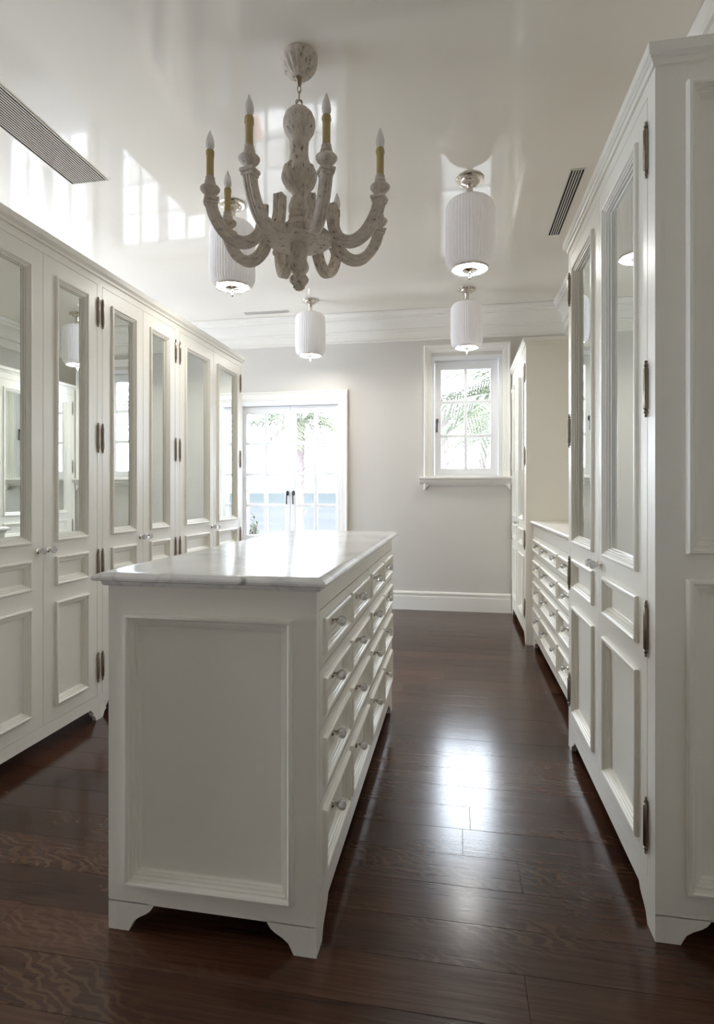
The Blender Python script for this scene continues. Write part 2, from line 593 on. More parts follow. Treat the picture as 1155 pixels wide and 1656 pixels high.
BASE = [(0, 0), (0.018, 0), (0.018, 0.135), (0.014, 0.140), (0.014, 0.160), (0.020, 0.165), (0.016, 0.178), (0.006, 0.186), (0, 0.186)]
def baseboard_run(mb, x0, x1):
    mb.prism([(YB - p, z) for p, z in BASE], x0, x1, 'yz')
CAS = 0.09          # width of the door casings
mb = MB()
edges = [XL] + [e for c in sorted(DOOR_C) for e in (c - D_HW - CAS, c + D_HW + CAS)] + [0.515]
for a, b in zip(edges[::2], edges[1::2]):
    baseboard_run(mb, a, b)
struct(mb.build('baseboard_back', M['trim']), 'tall painted baseboard along the back wall')
struct(MB().prism([(XL + p, z) for p, z in BASE], YF, YB - 0.02, 'xz').build('baseboard_left', M['trim']), 'painted baseboard on the far left wall')

# casing profile: (inset toward the opening, out from the wall)
def casing_prof(w):
    return [(0, 0), (0, 0.030), (0.006, 0.034), (0.014, 0.034), (0.020, 0.026), (0.030, 0.022), (w - 0.022, 0.018), (w - 0.018, 0.010), (w - 0.006, 0.010), (w, 0.0)]

def lever(parent, x, z, y, side):
    """dark lever handle on an oval rose; side = -1 or 1 (which way the lever bows)"""
    r = MB().lathe([(0.004, 0), (0.014, 0), (0.014, 0.006), (0.009, 0.009), (0.007, 0.03), (0.004, 0.032)], 14, (0, 0, 0), 'y')
    r.v = [(p[0], p[1], p[2] * 1.9 if abs(p[1]) < 0.0095 else p[2]) for p in r.v]
    o = r.build('handle', M['dark_metal'], parent, (x, y, z), smooth=40)
    path = [(0, -0.032, 0.012), (0, -0.036, 0.0), (0.002 * side, -0.036, -0.03), (0.004 * side, -0.034, -0.085), (0.003 * side, -0.034, -0.115)]
    MB().sweep(path, circ(0.0075, 8), up=(1, 0, 0), scales=[0.9, 1.2, 1, 1, 1.15]).build('handle_lever', M['dark_metal'], o if o.parent and o.parent.parent is None else parent,
                                                                                         (0, 0, 0) if o.parent and o.parent.parent is None else (x, y, z), smooth=40)

def glazed(root, name, x0, x1, z0, z1, gl, cols, rows, y0, y1, bar, handle=None):
    """one glazed leaf or sash: frame with muntins, separate panes. gl = glass (x0,x1,z0,z1)"""
    g0, g1, h0, h1 = gl
    cw, rh = (g1 - g0 - bar * (cols - 1)) / cols, (h1 - h0 - bar * (rows - 1)) / rows
    cells = []
    for i in range(cols):
        for j in range(rows):
            a = g0 + i * (cw + bar)
            b = h0 + j * (rh + bar)
            cells.append((a, a + cw, b, b + rh))
    leaf = MB().slab(x0, x1, z0, z1, cells, y0, y1).build(name, M['window_paint'], root, bevel=0.004)
    for a, b, c, d in cells:
        MB().box(a - 0.003, b + 0.003, y0 + 0.018, y0 + 0.024, c - 0.003, d + 0.003).build('pane', M['glass'], leaf)
    return leaf

for k, c in enumerate(DOOR_C):
    root = struct(empty('door_%d' % (k + 1), (c, YB, 0)), ['white glazed double door to the sea, left of the small window', 'middle white glazed double door behind the wardrobes', 'white glazed double door by the far left wall'][k])
    hw = D_HW
    # casing on the wall, open at the floor
    MB().frame(-hw - CAS, hw + CAS, -CAS, D_TOP + CAS, casing_prof(CAS), 0.0, (0, 1, 1, 1)).build('casing', M['trim'], root, smooth=20)
    # stepped jamb lining
    jb = MB().slab(-hw, hw, 0, D_TOP, [(-hw + 0.014, hw - 0.014, -0.01, D_TOP - 0.05)], 0.0, 0.20)
    jb.build('jamb', M['window_paint'], root)
    lz = D_TOP - 0.05
    lw = hw - 0.014
    for s in (-1, 1):
        x0, x1 = (-lw, -0.002) if s < 0 else (0.002, lw)
        gx = (-0.490, -0.062) if s < 0 else (0.054, 0.490)
        leaf = glazed(root, 'door_leaf', x0, x1, 0.006, lz - 0.003, (*gx, 0.725, 2.015), 2, 4, 0.045, 0.085, 0.032)
        # raised lower panel of the leaf
        MB().frame(gx[0], gx[1], 0.14, 0.66, [(0, 0), (0, 0.006), (0.010, 0.008), (0.020, 0.002), (0.04, 0.002), (0.06, 0.006)], 0.045).build('panel_moulding', M['window_paint'], leaf)
        lever(leaf, s * 0.032, 1.17, 0.045, s)

win = struct(empty('window_1', (0, YB, 0)), 'white casement window with six panes in back wall')
MB().frame(-0.33, 0.511, 1.20, 2.645, casing_prof(0.075), 0.0, (0, 1, 1, 1)).build('casing', M['trim'], win, smooth=20)
MB().slab(WX0, WX1, WZ0, WZ1, [(WX0 + 0.034, WX1 - 0.034, WZ0 + 0.016, WZ1 - 0.04)], 0.0, 0.20).build('jamb', M['window_paint'], win)
sash = glazed(win, 'sash', -0.226, 0.395, 1.353, 2.492, (-0.161, 0.322, 1.418, 2.412), 2, 3, 0.055, 0.095, 0.030)
lever(sash, -0.198, 1.895, 0.055, -1)
MB().prism([(0.05, 1.335), (-0.075, 1.335), (-0.082, 1.328), (-0.082, 1.316), (-0.070, 1.306), (-0.055, 1.304), (-0.05, 1.285), (-0.038, 1.270), (-0.02, 1.262), (-0.015, 1.250), (0, 1.250), (0, 1.30), (0.05, 1.30)],
           -0.372, 0.518, 'yz').build('window_sill', M['trim'], win, smooth=20)

for k, (a_, b_) in enumerate(FILL_WIN):  # added windows, out of view, that fill the room with daylight
    w_ = struct(empty('window_%d' % (k + 2), (XL, a_, 0), R(90)), 'unseen tall window added to the far left wall for daylight, %s' % ('nearest the viewpoint', 'middle one', 'nearest the back wall')[k])
    wd = b_ - a_
    MB().frame(-0.09, wd + 0.09, SW_Z0 - 0.09, SW_Z1 + 0.09, casing_prof(0.09)).build('casing', M['trim'], w_, smooth=20)
    for q in range(2):
        glazed(w_, 'sash', q * wd / 2, (q + 1) * wd / 2, SW_Z0, SW_Z1, (q * wd / 2 + 0.06, (q + 1) * wd / 2 - 0.06, SW_Z0 + 0.08, SW_Z1 - 0.08), 2, 4, 0.045, 0.085, 0.022)

# ------------------------------------------------------------------ outside
struct(MB().box(-7, 3.5, YB + T + 0.002, YB + 1.5, -0.25, -0.03).build('terrace', M['terrace']), 'stone balcony outside the glazed doors')
struct(MB().box(-60, 60, YB + T + 0.002, 24, -5.0, -4.5).build('ground', M['land']), 'pale sand between the house and the sea')
struct(MB().add([(-3000, 24, -4.6), (3000, 24, -4.6), (3000, 5000, -4.6), (-3000, 5000, -4.6)], [(0, 1, 2, 3)]).build('sea', M['sea'], recalc=False), 'pale teal sea with foam near the shore')

def frond_mesh(name, length, droop, n, leaf, seed):
    r = random.Random(seed)
    mb = MB()
    pts = []
    for i in range(13):
        t = i / 12
        pts.append(Vector((length * (t - 0.12 * droop * t * t), 0, length * (0.30 * t - droop * t * t * 0.75))))
    mb.sweep([tuple(p) for p in pts], circ(0.014, 5), up=(0, 1, 0), scales=[1.4 - 1.1 * i / 12 for i in range(13)])
    for i in range(n):
        t = 0.14 + 0.86 * i / (n - 1)
        k = min(int(t * 12), 11)
        p = pts[k].lerp(pts[k + 1], t * 12 - k)
        d = (pts[k + 1] - pts[k]).normalized()
        ll = leaf * (0.35 + 0.65 * math.sin(math.pi * min(1, t * 0.88 + 0.1))) * r.uniform(0.85, 1.1)
        for s in (-1, 1):
            out = (d * 0.75 + Vector((0, s, 0)) * 1.0 + Vector((0, 0, -0.25 + r.uniform(-0.15, 0.1)))).normalized()
            mid = p + out * ll * 0.5
            tip = p + out * ll + Vector((0, 0, -0.28 * ll))
            w = d * 0.016
            th = Vector((0, 0, 0.002))
            mb.add([p - w, p + w, mid + w * 1.1, mid - w * 1.1, tip], [(0, 1, 2, 3), (3, 2, 4)])
    me_o = mb.build(name, M['frond'], recalc=False)
    return me_o

def palm(loc, height, nf, length, seed, label, rt=0.13, lean=(0.3, 0.0), tilt=(0, 0.9)):
    r = random.Random(seed)
    root = tag(empty('palm_tree', loc), label, 'palm tree')
    path = []
    sc = []
    for i in range(41):
        t = i / 40
        path.append((lean[0] * t * t, lean[1] * t * t, height * t))
        sc.append(1.35 - 0.45 * t + (0.10 if i % 2 else -0.05))
    MB().sweep(path, circ(rt, 10), up=(0, 1, 0), scales=sc).build('trunk', M['trunk'], root, smooth=30)
    # old leaf stubs below the crown
    for i in range(16):
        a = i * 2.4
        z = height * (0.62 + 0.36 * i / 16)
        x0 = lean[0] * (z / height) ** 2
        y0 = lean[1] * (z / height) ** 2
        p0 = (x0 + rt * 0.8 * math.cos(a), y0 + rt * 0.8 * math.sin(a), z)
        p1 = (x0 + rt * 1.9 * math.cos(a), y0 + rt * 1.9 * math.sin(a), z + 0.22)
        MB().sweep([p0, p1], circ(0.035, 5), scales=[1, 0.5]).build('leaf_stub', M['trunk'], root)
    protos = [frond_mesh('frond', length * q, dr, 30, length * 0.34, seed + k) for k, (q, dr) in enumerate(((1, 0.75), (0.95, 0.4), (0.9, 1.0)))]
    top = (lean[0], lean[1], height - 0.05)
    for i in range(nf):
        pr = protos[i % 3]
        o = pr if i < 3 else twin(pr, root)
        o.parent = root
        o.location = top
        o.rotation_euler = (r.uniform(-0.3, 0.3), -r.uniform(*tilt) + 0.25, i * 2.39996 + r.uniform(-0.2, 0.2))
    return root

palm((-4.92, 17.0, -4.5), 7.95, 26, 2.0, 3, 'tall palm with rough trunk seen through the glazed door', 0.125, (0.12, 0), (-0.25, 0.75))
palm((1.30, 10.6, -4.5), 7.5, 24, 2.3, 21, 'palm with broad fronds right of centre behind the small window', 0.14, (0.1, 0))
palm((-0.55, 15.8, -4.5), 8.0, 22, 2.3, 35, 'palm farther off with its crown at the left of the small window', 0.14, (0.2, 0))
palm((0.75, 21.0, -4.5), 7.6, 22, 2.3, 52, 'most distant palm, low behind the small window', 0.14, (0.2, 0))

sh = tag(empty('potted_shrub', (-2.62, 6.72, -0.03)), 'leafy green shrub in a terracotta pot outside the glazed door', 'shrub')
MB().lathe([(0.11, 0), (0.15, 0.02), (0.19, 0.30), (0.205, 0.30), (0.205, 0.34), (0.18, 0.34), (0.17, 0.31)], 20).build('pot', M['pot'], sh, smooth=40)
rs = random.Random(5)
stem, fol = MB(), MB()
for i in range(26):
    a = rs.uniform(0, 6.28)
    sp = rs.uniform(0.02, 0.16)
    hh = rs.uniform(0.62, 0.93)
    p0 = Vector((0.05 * math.cos(a), 0.05 * math.sin(a), 0.3))
    p1 = Vector((sp * math.cos(a), sp * math.sin(a), hh))
    stem.sweep([tuple(p0), tuple(p1)], circ(0.006, 5))
    for j in range(12):
        t = 0.3 + 0.7 * j / 11
        b = p0.lerp(p1, t)
        q = rs.uniform(0, 6.28)
        dr = Vector((math.cos(q), math.sin(q), 0.7)).normalized()
        sd = dr.cross(Vector((0, 0, 1))).normalized() * 0.012
        fol.add([b, b + dr * 0.03 + sd, b + dr * 0.075, b + dr * 0.03 - sd], [(0, 1, 2, 3)])
stem.build('stems', M['trunk'], sh, recalc=False)
fol.build('foliage', M['leaf'], sh, recalc=False)['kind'] = 'stuff'

# ------------------------------------------------------------------ cabinet joinery
MOULD = [(0, 0.0), (0, 0.008), (0.003, 0.0115), (0.008, 0.0125), (0.012, 0.0105), (0.0145, 0.0055), (0.019, 0.0055), (0.021, 0.001), (0.026, 0.0005),
         (0.0275, -0.005), (0.031, -0.006), (0.033, -0.013), (0.037, -0.0145)]
def mould_prof(w):
    k = w / 0.037
    g = 1.55 if w > 0.038 else 1.0
    return [(a * k, b * g if b > 0 else b) for a, b in MOULD]

KN_BASE = [(0.0005, 0), (0.0125, 0), (0.0125, 0.002), (0.009, 0.004), (0.0065, 0.006), (0.0065, 0.014), (0.0085, 0.016), (0.0085, 0.018), (0.0005, 0.018)]
KN_BALL = [(0.001, 0.016), (0.0085, 0.017), (0.0135, 0.0225), (0.0155, 0.0295), (0.0145, 0.036), (0.010, 0.0405), (0.001, 0.0425)]
def knob(parent, x, z, y=0.0):
    """crystal knob on a nickel rose: two pieces of the door or drawer"""
    MB().lathe(KN_BASE, 14, (0, 0, 0), 'y').build('knob_rose', M['nickel'], parent, (x, y, z), smooth=35)
    MB().lathe(KN_BALL, 10, (0, 0, 0), 'y').build('knob', M['crystal'], parent, (x, y, z), smooth=25)

HINGE = [(0.0005, -0.078), (0.003, -0.077), (0.0042, -0.073), (0.0025, -0.0695), (0.0055, -0.066), (0.006, -0.062), (0.003, -0.0585), (0.006, -0.056), (0.0075, -0.0525), (0.0075, -0.0005),
         (0.0068, 0.0), (0.0075, 0.0005), (0.0075, 0.0525), (0.006, 0.056), (0.003, 0.0585), (0.006, 0.062), (0.0055, 0.066), (0.0025, 0.0695), (0.0042, 0.073), (0.003, 0.077), (0.0005, 0.078)]
hinge_me = None
def hinge(parent, x, z):
    global hinge_me
    if hinge_me is None:
        o = MB().lathe(HINGE, 12).build('hinge', M['hinge'], parent, (x, -0.005, z), smooth=40)
        hinge_me = o.data
    else:
        o = bpy.data.objects.new('hinge', hinge_me)
        COL.objects.link(o)
        o.parent = parent
        o.location = (x, -0.005, z)

def panelled(name, parent, x0, x1, z0, z1, panels, loc=(0, 0, 0), rotz=0.0, thick=0.024, mw=0.037):
    """board with mouldings round recessed panels or mirrors. panels = (x0,x1,z0,z1,kind)"""
    e = 0.020
    holes_ = [(a + e, b - e, c + e, d - e) for a, b, c, d, k in panels]
    o = MB().slab(x0, x1, z0, z1, holes_, 0.0, thick).build(name, M['cabinet'], parent, loc, rotz)
    for a, b, c, d, k in panels:
        MB().frame(a, b, c, d, mould_prof(mw)).build('panel_moulding', M['cabinet'], o, smooth=28)
        i = mw - 0.006
        if k == 'mirror':
            MB().box(a + i, b - i, 0.0145, 0.019, c + i, d - i).build('mirror', M['mirror'], o)
        else:
            MB().box(a + i, b - i, 0.0140, 0.019, c + i, d - i).build('panel', M['cabinet'], o)
    return o

Z_MIR, Z_SM, Z_TALL = (0.952, 2.182), (0.748, 0.882), (0.192, 0.672)
def door(parent, x0, x1, hinge_at, st=0.074):
    d = panelled('door', parent, 0, x1 - x0, 0.128, 2.256, [(st, x1 - x0 - st, *Z_MIR, 'mirror'), (st, x1 - x0 - st, *Z_SM, 'p'), (st, x1 - x0 - st, *Z_TALL, 'p')], (x0, 0, 0))
    w = x1 - x0
    hx, kx = (-0.004, w - 0.03) if hinge_at == 'l' else (w + 0.004, 0.03)
    for z in (2.113, 1.462, 0.808, 0.272):
        hinge(d, hx, z)
    knob(d, kx, 0.918)
    return d

def ogee_foot(w=0.13, h=0.076, t=0.066):
    """bracket foot outline in (along, z): square outer corner at 0, ogee inner edge"""
    return [(0, 0), (t, 0), (t + 0.006, 0.012), (t + 0.014, h * 0.36), (t + 0.030, h * 0.52), (w - 0.022, h * 0.66), (w - 0.010, h * 0.78), (w - 0.002, h * 0.93), (w, h + 0.001), (0, h + 0.001)]

def foot(parent, x, y, sx, sy, w=0.13, h=0.076, t=0.066, th=0.022):
    """corner bracket at (x, y); sx, sy = direction of the two wings"""
    mb = MB()
    o = ogee_foot(w, h, t)
    mb.prism([(x + sx * a, z) for a, z in o], y, y + sy * th, 'xz')
    o2 = [(max(a, th + 0.0002), z) for a, z in o]
    mb.prism([(y + sy * a, z) for a, z in o2], x, x + sx * th, 'yz')
    return mb.build('foot', M['cabinet'], parent)

def cornice_mesh(W, D, ends=(1, 1), z0=2.296, z1=2.348):
    prof = [(0.0, z0), (0.007, z0), (0.009, z0 + 0.010), (0.009, z0 + 0.014), (0.014, z0 + 0.016), (0.016, z0 + 0.020), (0.022, z0 + 0.024), (0.022, z1), (0.0, z1)]
    mb = MB()
    n = len(prof)
    for o_, z in prof:
        l, r = -o_ * ends[0], W + o_ * ends[1]
        mb.v += [(l, D, z), (l, -o_, z), (r, -o_, z), (r, D, z)]
    for k in range(n - 1):
        for c in range(3):
            mb.f.append((k * 4 + c, k * 4 + c + 1, k * 4 + 5 + c, k * 4 + 4 + c))
    mb.f.append(tuple(k * 4 for k in range(n)))
    mb.f.append(tuple(k * 4 + 3 for k in reversed(range(n))))
    mb.box(0, W, 0.0, D, z1 - 0.012, z1 - 0.001)
    return mb

def carcass(root, W, D, openings, z0, z1, left=True, right=True, th=0.022, skin=0.024):
    """face frame with openings, sides, top, bottom and back"""
    MB().slab(0, W, z0, z1, openings, 0.0, skin).build('face_frame', M['cabinet'], root)
    mb = MB()
    if left:
        mb.box(0, th, skin, D, z0, z1)
    if right:
        mb.box(W - th, W, skin, D, z0, z1)
    l, r = (th if left else 0.03), (W - th if right else W - 0.03)
    mb.box(l, r, D - 0.015, D, z0, z1)
    mb.box(l, r, skin, D - 0.015, z1 - 0.02, z1)
    mb.box(l, r, skin, D - 0.015, z0, z0 + 0.02)
    mb.build('carcass', M['cabinet'], root)
    MB().box(l, r, 0.05, 0.06, z0 + 0.02, z1 - 0.02).build('backing', M['cavity'], root)

G = 0.003
# ---- three wardrobes in a row along the left; local x runs toward the back wall
LX, LD = -1.836, 0.50
units = [(1.822, 2.649, 1.858, 2.242, 2.626, 'white mirrored wardrobe nearest the camera, cut by the left edge'),
         (2.649, 3.474, 2.672, 3.058, 3.440, 'white mirrored wardrobe in the middle of the left row'),
         (3.474, 4.610, 3.506, 4.036, 4.566, 'white mirrored wardrobe at the far end of the left row, beside the glazed door')]
for ya, yb, d0, dm, d1, lab in units:
    root = tag(empty('mirrored_wardrobe', (LX, ya, 0), R(90)), lab, 'wardrobe', 'wardrobes in the left row')
    W = yb - ya
    a, m_, b = d0 - ya, dm - ya, d1 - ya
    carcass(root, W - 0.0004, LD, [(a - G, b + G, 0.126, 2.258)], 0.070, 2.296)
    door(root, a, m_ - G / 2, 'l')
    door(root, m_ + G / 2, b, 'r')
    fw = 0.05 if yb < 4 else 0.06
    for x, sx in ((0, 1), (W - 0.0004, -1)):
        foot(root, x, 0, sx, 1, fw + 0.022, 0.071, fw - 0.024)
        foot(root, x, LD, sx, -1, fw + 0.022, 0.071, fw - 0.024)
co = cornice_mesh(4.610 - 1.822, LD).build('wardrobe_cornice', M['cabinet'], None, (LX, 1.822, 0.0005), R(90), smooth=20)
tag(co, 'long white cornice running over the left row of wardrobes', 'cornice')

# ---- wardrobes on the right; local x runs toward the camera
def right_wardrobe(front, y0, y1, lab, m0, m1, ztop, panelled_end):
    root = tag(empty('mirrored_wardrobe', (front, y1, 0), R(-90)), lab, 'wardrobe')
    W, D = y1 - y0, XR - front - 0.003
    dm = (m0 + m1) / 2
    carcass(root, W, D, [(y1 - m1 - G, y1 - m0 + G, 0.126, 2.258)], 0.070, 2.296 + ztop - 2.348, left=True, right=not panelled_end)
    door(root, y1 - m1, y1 - dm - G / 2, 'l')
    door(root, y1 - dm + G / 2, y1 - m0, 'r')
    if panelled_end:
        panelled('end_panel', root, 0.0241, D, 0.070, 2.296, [(0.074, D - 0.074, 1.020, 2.245, 'p'), (0.074, D - 0.074, 0.138, 0.955, 'p')], (W, 0, 0), R(90), mw=0.045)
    for x, sx in ((0, 1), (W, -1)):
        foot(root, x, 0, sx, 1, 0.135, 0.071, 0.062)
        foot(root, x, D, sx, -1, 0.135, 0.071, 0.062)
    cornice_mesh(W, D, (1, 1) if panelled_end else (0, 1), 2.296 + ztop - 2.348, ztop).build('cornice', M['cabinet'], root, smooth=20)
    return root
right_wardrobe(0.511, 1.590, 2.756, 'large white mirrored wardrobe with panelled end at the right edge', 1.652, 2.716, 2.348, True)
right_wardrobe(0.522, 4.505, YB - 0.024, 'white mirrored wardrobe in the far right corner beside the small window', 4.560, 5.600, 2.370, False)

# ---- long drawer chest between them
DRX, DY0, DY1 = 0.575, 2.762, 4.503
root = tag(empty('drawer_chest', (DRX, DY1, 0), R(-90)), 'white chest of drawers between the two right hand wardrobes', 'chest of drawers')
W, D = DY1 - DY0, XR - DRX - 0.003
rows = [(0.700, 0.858), (0.530, 0.698), (0.333, 0.528), (0.118, 0.331)]
pz = [(0.732, 0.820), (0.562, 0.662), (0.368, 0.500), (0.150, 0.296)]
xa, xb = 0.0, 1.513
carcass(root, W, D, [(0.006 - G, xb + G, c - G / 2, d + G / 2) for c, d in rows], 0.076, 0.925)
for (c, d), (p0, p1) in zip(rows, pz):
    pan = [(0.020, 0.375, p0, p1, 'p'), (0.425, 1.088, p0, p1, 'p'), (1.138, 1.493, p0, p1, 'p')]
    dr = panelled('drawer', root, 0.006, xb, c + G / 2, d - G / 2, pan, mw=0.032)
    for x in (0.197, 0.567, 0.946, 1.315):
        knob(dr, x, (p0 + p1) / 2 + 0.006, 0.0140)
top = MB().prism([(D, 0.925), (0.0, 0.925), (-0.012, 0.928), (-0.014, 0.934), (-0.022, 0.940), (-0.026, 0.946), (-0.026, 0.955), (-0.020, 0.960), (D, 0.960)], 0.001, W - 0.001, 'yz')
top.build('top', M['cabinet'], root, smooth=20)
for x, sx in ((0, 1), (W, -1)):
    foot(root, x, 0, sx, 1, 0.10, 0.077, 0.08)
    foot(root, x, D, sx, -1, 0.10, 0.077, 0.08)

# ---- island with drawers; local x runs toward the back wall, front faces right
IW, ID = 1.660, 0.580
isl = tag(empty('island_cabinet', (-0.351, 1.381, 0), R(90)), 'white drawer island in the middle of the room under the chandelier', 'island')
rows = [(0.721, 0.874), (0.565, 0.720), (0.374, 0.564), (0.140, 0.373)]
pz = [(0.748, 0.846), (0.588, 0.688), (0.402, 0.530), (0.170, 0.338)]
cols = [(0.030, 0.845, 0.068, 0.418, 0.452, 0.826), (0.862, 1.640, 0.890, 1.262, 1.286, 1.622)]
ops = [(a - G, b + G, c - G / 2, d + G / 2) for a, b, *_ in cols for c, d in rows]
MB().slab(0, IW, 0.076, 0.9275, ops, 0.0, 0.024).build('face_frame', M['cabinet'], isl)
for a, b, p0, p1, p2, p3 in cols:
    for (c, d), (q0, q1) in zip(rows, pz):
        dr = panelled('drawer', isl, a, b, c + G / 2, d - G / 2, [(p0, p1, q0, q1, 'p'), (p2, p3, q0, q1, 'p')], mw=0.034)
        for x in ((p0 + p1) / 2, (p2 + p3) / 2):
            knob(dr, x, (q0 + q1) / 2 + 0.004, 0.0140)
panelled('end_panel', isl, 0.0, ID - 0.0241, 0.076, 0.9275, [(0.053, 0.521, 0.130, 0.856, 'p')], (0, ID, 0), R(-90), mw=0.040)
panelled('end_panel', isl, 0.0241, ID, 0.076, 0.9275, [(0.059, 0.527, 0.130, 0.856, 'p')], (IW, 0, 0), R(90), mw=0.040)
bk = panelled('back_panel', isl, 0.0241, IW - 0.0241, 0.076, 0.9275, [(0.07 + k * 0.515, 0.55 + k * 0.515, 0.130, 0.856, 'p') for k in range(3)], (IW, ID, 0), R(180), mw=0.040)
MB().box(0.026, IW - 0.026, 0.05, ID - 0.026, 0.077, 0.90).build('carcass', M['cavity'], isl)
for x, sx in ((0, 1), (IW, -1)):
    for y, sy in ((0, 1), (ID, -1)):
        foot(isl, x, y, sx, sy, 0.132, 0.077, 0.060)

ov = [(0.000, 0.928), (0.006, 0.929), (0.009, 0.933), (0.010, 0.941), (0.014, 0.943), (0.020, 0.944), (0.023, 0.946), (0.0235, 0.952), (0.021, 0.957), (0.013, 0.963), (0.008, 0.9655), (0.004, 0.966)]
mb = MB()
for e, z in ov:
    e2 = e * 1.35
    mb.v += [(-e2, -e2, z), (IW + e2, -e2, z), (IW + e2, ID + e2, z), (-e2, ID + e2, z)]
for k in range(len(ov) - 1):
    for c in range(4):
        d = (c + 1) % 4
        mb.f.append((k * 4 + c, k * 4 + d, k * 4 + 4 + d, k * 4 + 4 + c))
mb.f.append((3, 2, 1, 0))
n = len(ov) - 1
mb.f.append((n * 4, n * 4 + 1, n * 4 + 2, n * 4 + 3))
tag(mb.build('marble_countertop', M['marble'], None, (-0.351, 1.381, 0), R(90), smooth=25), 'white veined marble slab with moulded edge on the island', 'countertop')

# ------------------------------------------------------------------ ceiling lights
def flush_light(loc, lab):
    root = tag(empty('ceiling_light', loc), lab, 'ceiling light', 'fluted glass ceiling lights')
    MB().lathe([(0.078, 0), (0.080, -0.006), (0.076, -0.012), (0.058, -0.014), (0.056, -0.020), (0.048, -0.030), (0.030, -0.036), (0.022, -0.040), (0.019, -0.048), (0.019, -0.116), (0.022, -0.122), (0.001, -0.122)], 32).build('canopy', M['nickel'], root, smooth=40)
    # fluted opal glass drum
    z = -0.118
    pr = [(0.022, z, 0), (0.085, z - 0.004, 0.0), (0.112, z - 0.012, 0.01), (0.127, z - 0.028, 0.03), (0.1335, z - 0.052, 0.05), (0.1345, z - 0.08, 0.055), (0.1345, z - 0.330, 0.055),
          (0.132, z - 0.358, 0.055), (0.124, z - 0.380, 0.045), (0.112, z - 0.394, 0.02), (0.104, z - 0.398, 0)]
    MB().lathe(pr, 192, flute=48).build('glass_shade', M['shade'], root, smooth=60)
    MB().lathe([(0.108, -0.514), (0.110, -0.518), (0.108, -0.523), (0.100, -0.524), (0.097, -0.519), (0.09, -0.517)], 40).build('rim', M['nickel'], root, smooth=40)
    MB().lathe([(0.099, -0.5165), (0.098, -0.5205), (0.05, -0.5235), (0.001, -0.524)], 36).build('diffuser', M['lens'], root, smooth=40)
    MB().lathe([(0.044, -0.523), (0.046, -0.526), (0.042, -0.529), (0.016, -0.531), (0.008, -0.536), (0.0065, -0.552), (0.009, -0.556), (0.009, -0.560), (0.006, -0.564), (0.0075, -0.570), (0.006, -0.578), (0.001, -0.581)], 24).build('finial', M['nickel'], root, smooth=40)
    return root
flush_light((0.070, 3.306, CEIL), 'fluted white glass ceiling light nearest on the right, close to the slot vent')
flush_light((0.0815, 5.096, CEIL), 'fluted white glass ceiling light hanging in front of the small window')
flush_light((-1.388, 3.329, CEIL), 'fluted white glass ceiling light half hidden behind the chandelier')
flush_light((-1.364, 5.133, CEIL), 'fluted white glass ceiling light at the back above the glazed door')

# ------------------------------------------------------------------ air vents
def slot_vent(x0, x1, y0, y1, n, along, lab):
    root = tag(empty('ceiling_vent', ((x0 + x1) / 2, (y0 + y1) / 2, CEIL)), lab, 'vent')
    hx, hy = (x1 - x0) / 2, (y1 - y0) / 2
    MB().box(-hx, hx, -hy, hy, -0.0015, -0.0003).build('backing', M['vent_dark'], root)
    MB().frame(-hx, hx, -hy, hy, [(0, 0), (0, 0.0045), (0.006, 0.0045), (0.006, 0)]).build('frame', M['vent'], root)
    fr = root.children[-1]
    # the frame was drawn in x-z: lay it flat under the ceiling
    for v in fr.data.vertices:
        v.co = (v.co.x, v.co.z, v.co.y)
    if along == 'y':
        p = (2 * hx - 0.012) / n
        sl = MB().box(-p * 0.21, p * 0.21, -hy + 0.006, hy - 0.006, -0.0036, -0.0022)
    else:
        p = (2 * hy - 0.012) / n
        sl = MB().box(-hx + 0.006, hx - 0.006, -p * 0.21, p * 0.21, -0.0036, -0.0022)
    first = None
    for i in range(n - 1):
        q = -((n - 2) / 2) * p + i * p
        l = (q, 0, 0) if along == 'y' else (0, q, 0)
        if first is None:
            first = sl.build('slat', M['vent'], root, l)
        else:
            twin(first, root, l)
slot_vent(-2.222, -1.992, 1.55, 2.948, 15, 'y', 'wide slatted air vent in the ceiling above the left wardrobes')
slot_vent(0.622, 0.706, 3.303, 4.128, 5, 'y', 'narrow slotted air vent in the ceiling on the right')
slot_vent(-2.122, -1.660, 5.362, 5.432, 5, 'x', 'small slotted air vent in the ceiling above the glazed door')

# ------------------------------------------------------------------ chandelier
CX, CY = -0.646, 2.252
ch = tag(empty('chandelier', (CX, CY, 0)), 'distressed white wood chandelier with eight candle arms over the island', 'chandelier')
MB().lathe([(0.074, CEIL), (0.077, 2.980), (0.077, 2.972), (0.072, 2.968, 0.03), (0.066, 2.950, 0.14), (0.056, 2.928, 0.17), (0.042, 2.910, 0.14), (0.026, 2.900, 0.04), (0.016, 2.897), (0.001, 2.897)], 48, flute=16).build('canopy', M['chalk'], ch, smooth=50)
MB().lathe([(0.016, 2.899), (0.018, 2.894), (0.011, 2.888), (0.010, 2.872), (0.006, 2.864), (0.001, 2.862)], 16).build('canopy_loop', M['chain'], ch, smooth=40)
def link(z, r, h, rot):
    path = []
    for i in range(16):
        a = 2 * math.pi * i / 16
        path.append((r * math.cos(a), 0, z + h * math.sin(a)))
    MB().sweep(path, circ(0.0022, 6), up=(0, 1, 0), closed=True).build('chain_link', M['chain'], ch, rotz=rot, smooth=60)
link(2.852, 0.007, 0.018, 0.4)
link(2.824, 0.007, 0.018, 0.4 + math.pi / 2)
def ring(z, r, rot, dx):
    path = [(dx + r * math.cos(2 * math.pi * i / 20), 0, z + r * math.sin(2 * math.pi * i / 20)) for i in range(20)]
    MB().sweep(path, circ(0.0024, 6), up=(0, 1, 0), closed=True).build('chain_ring', M['chain'], ch, rotz=rot, smooth=60)
ring(2.788, 0.017, 0.9, 0.0)
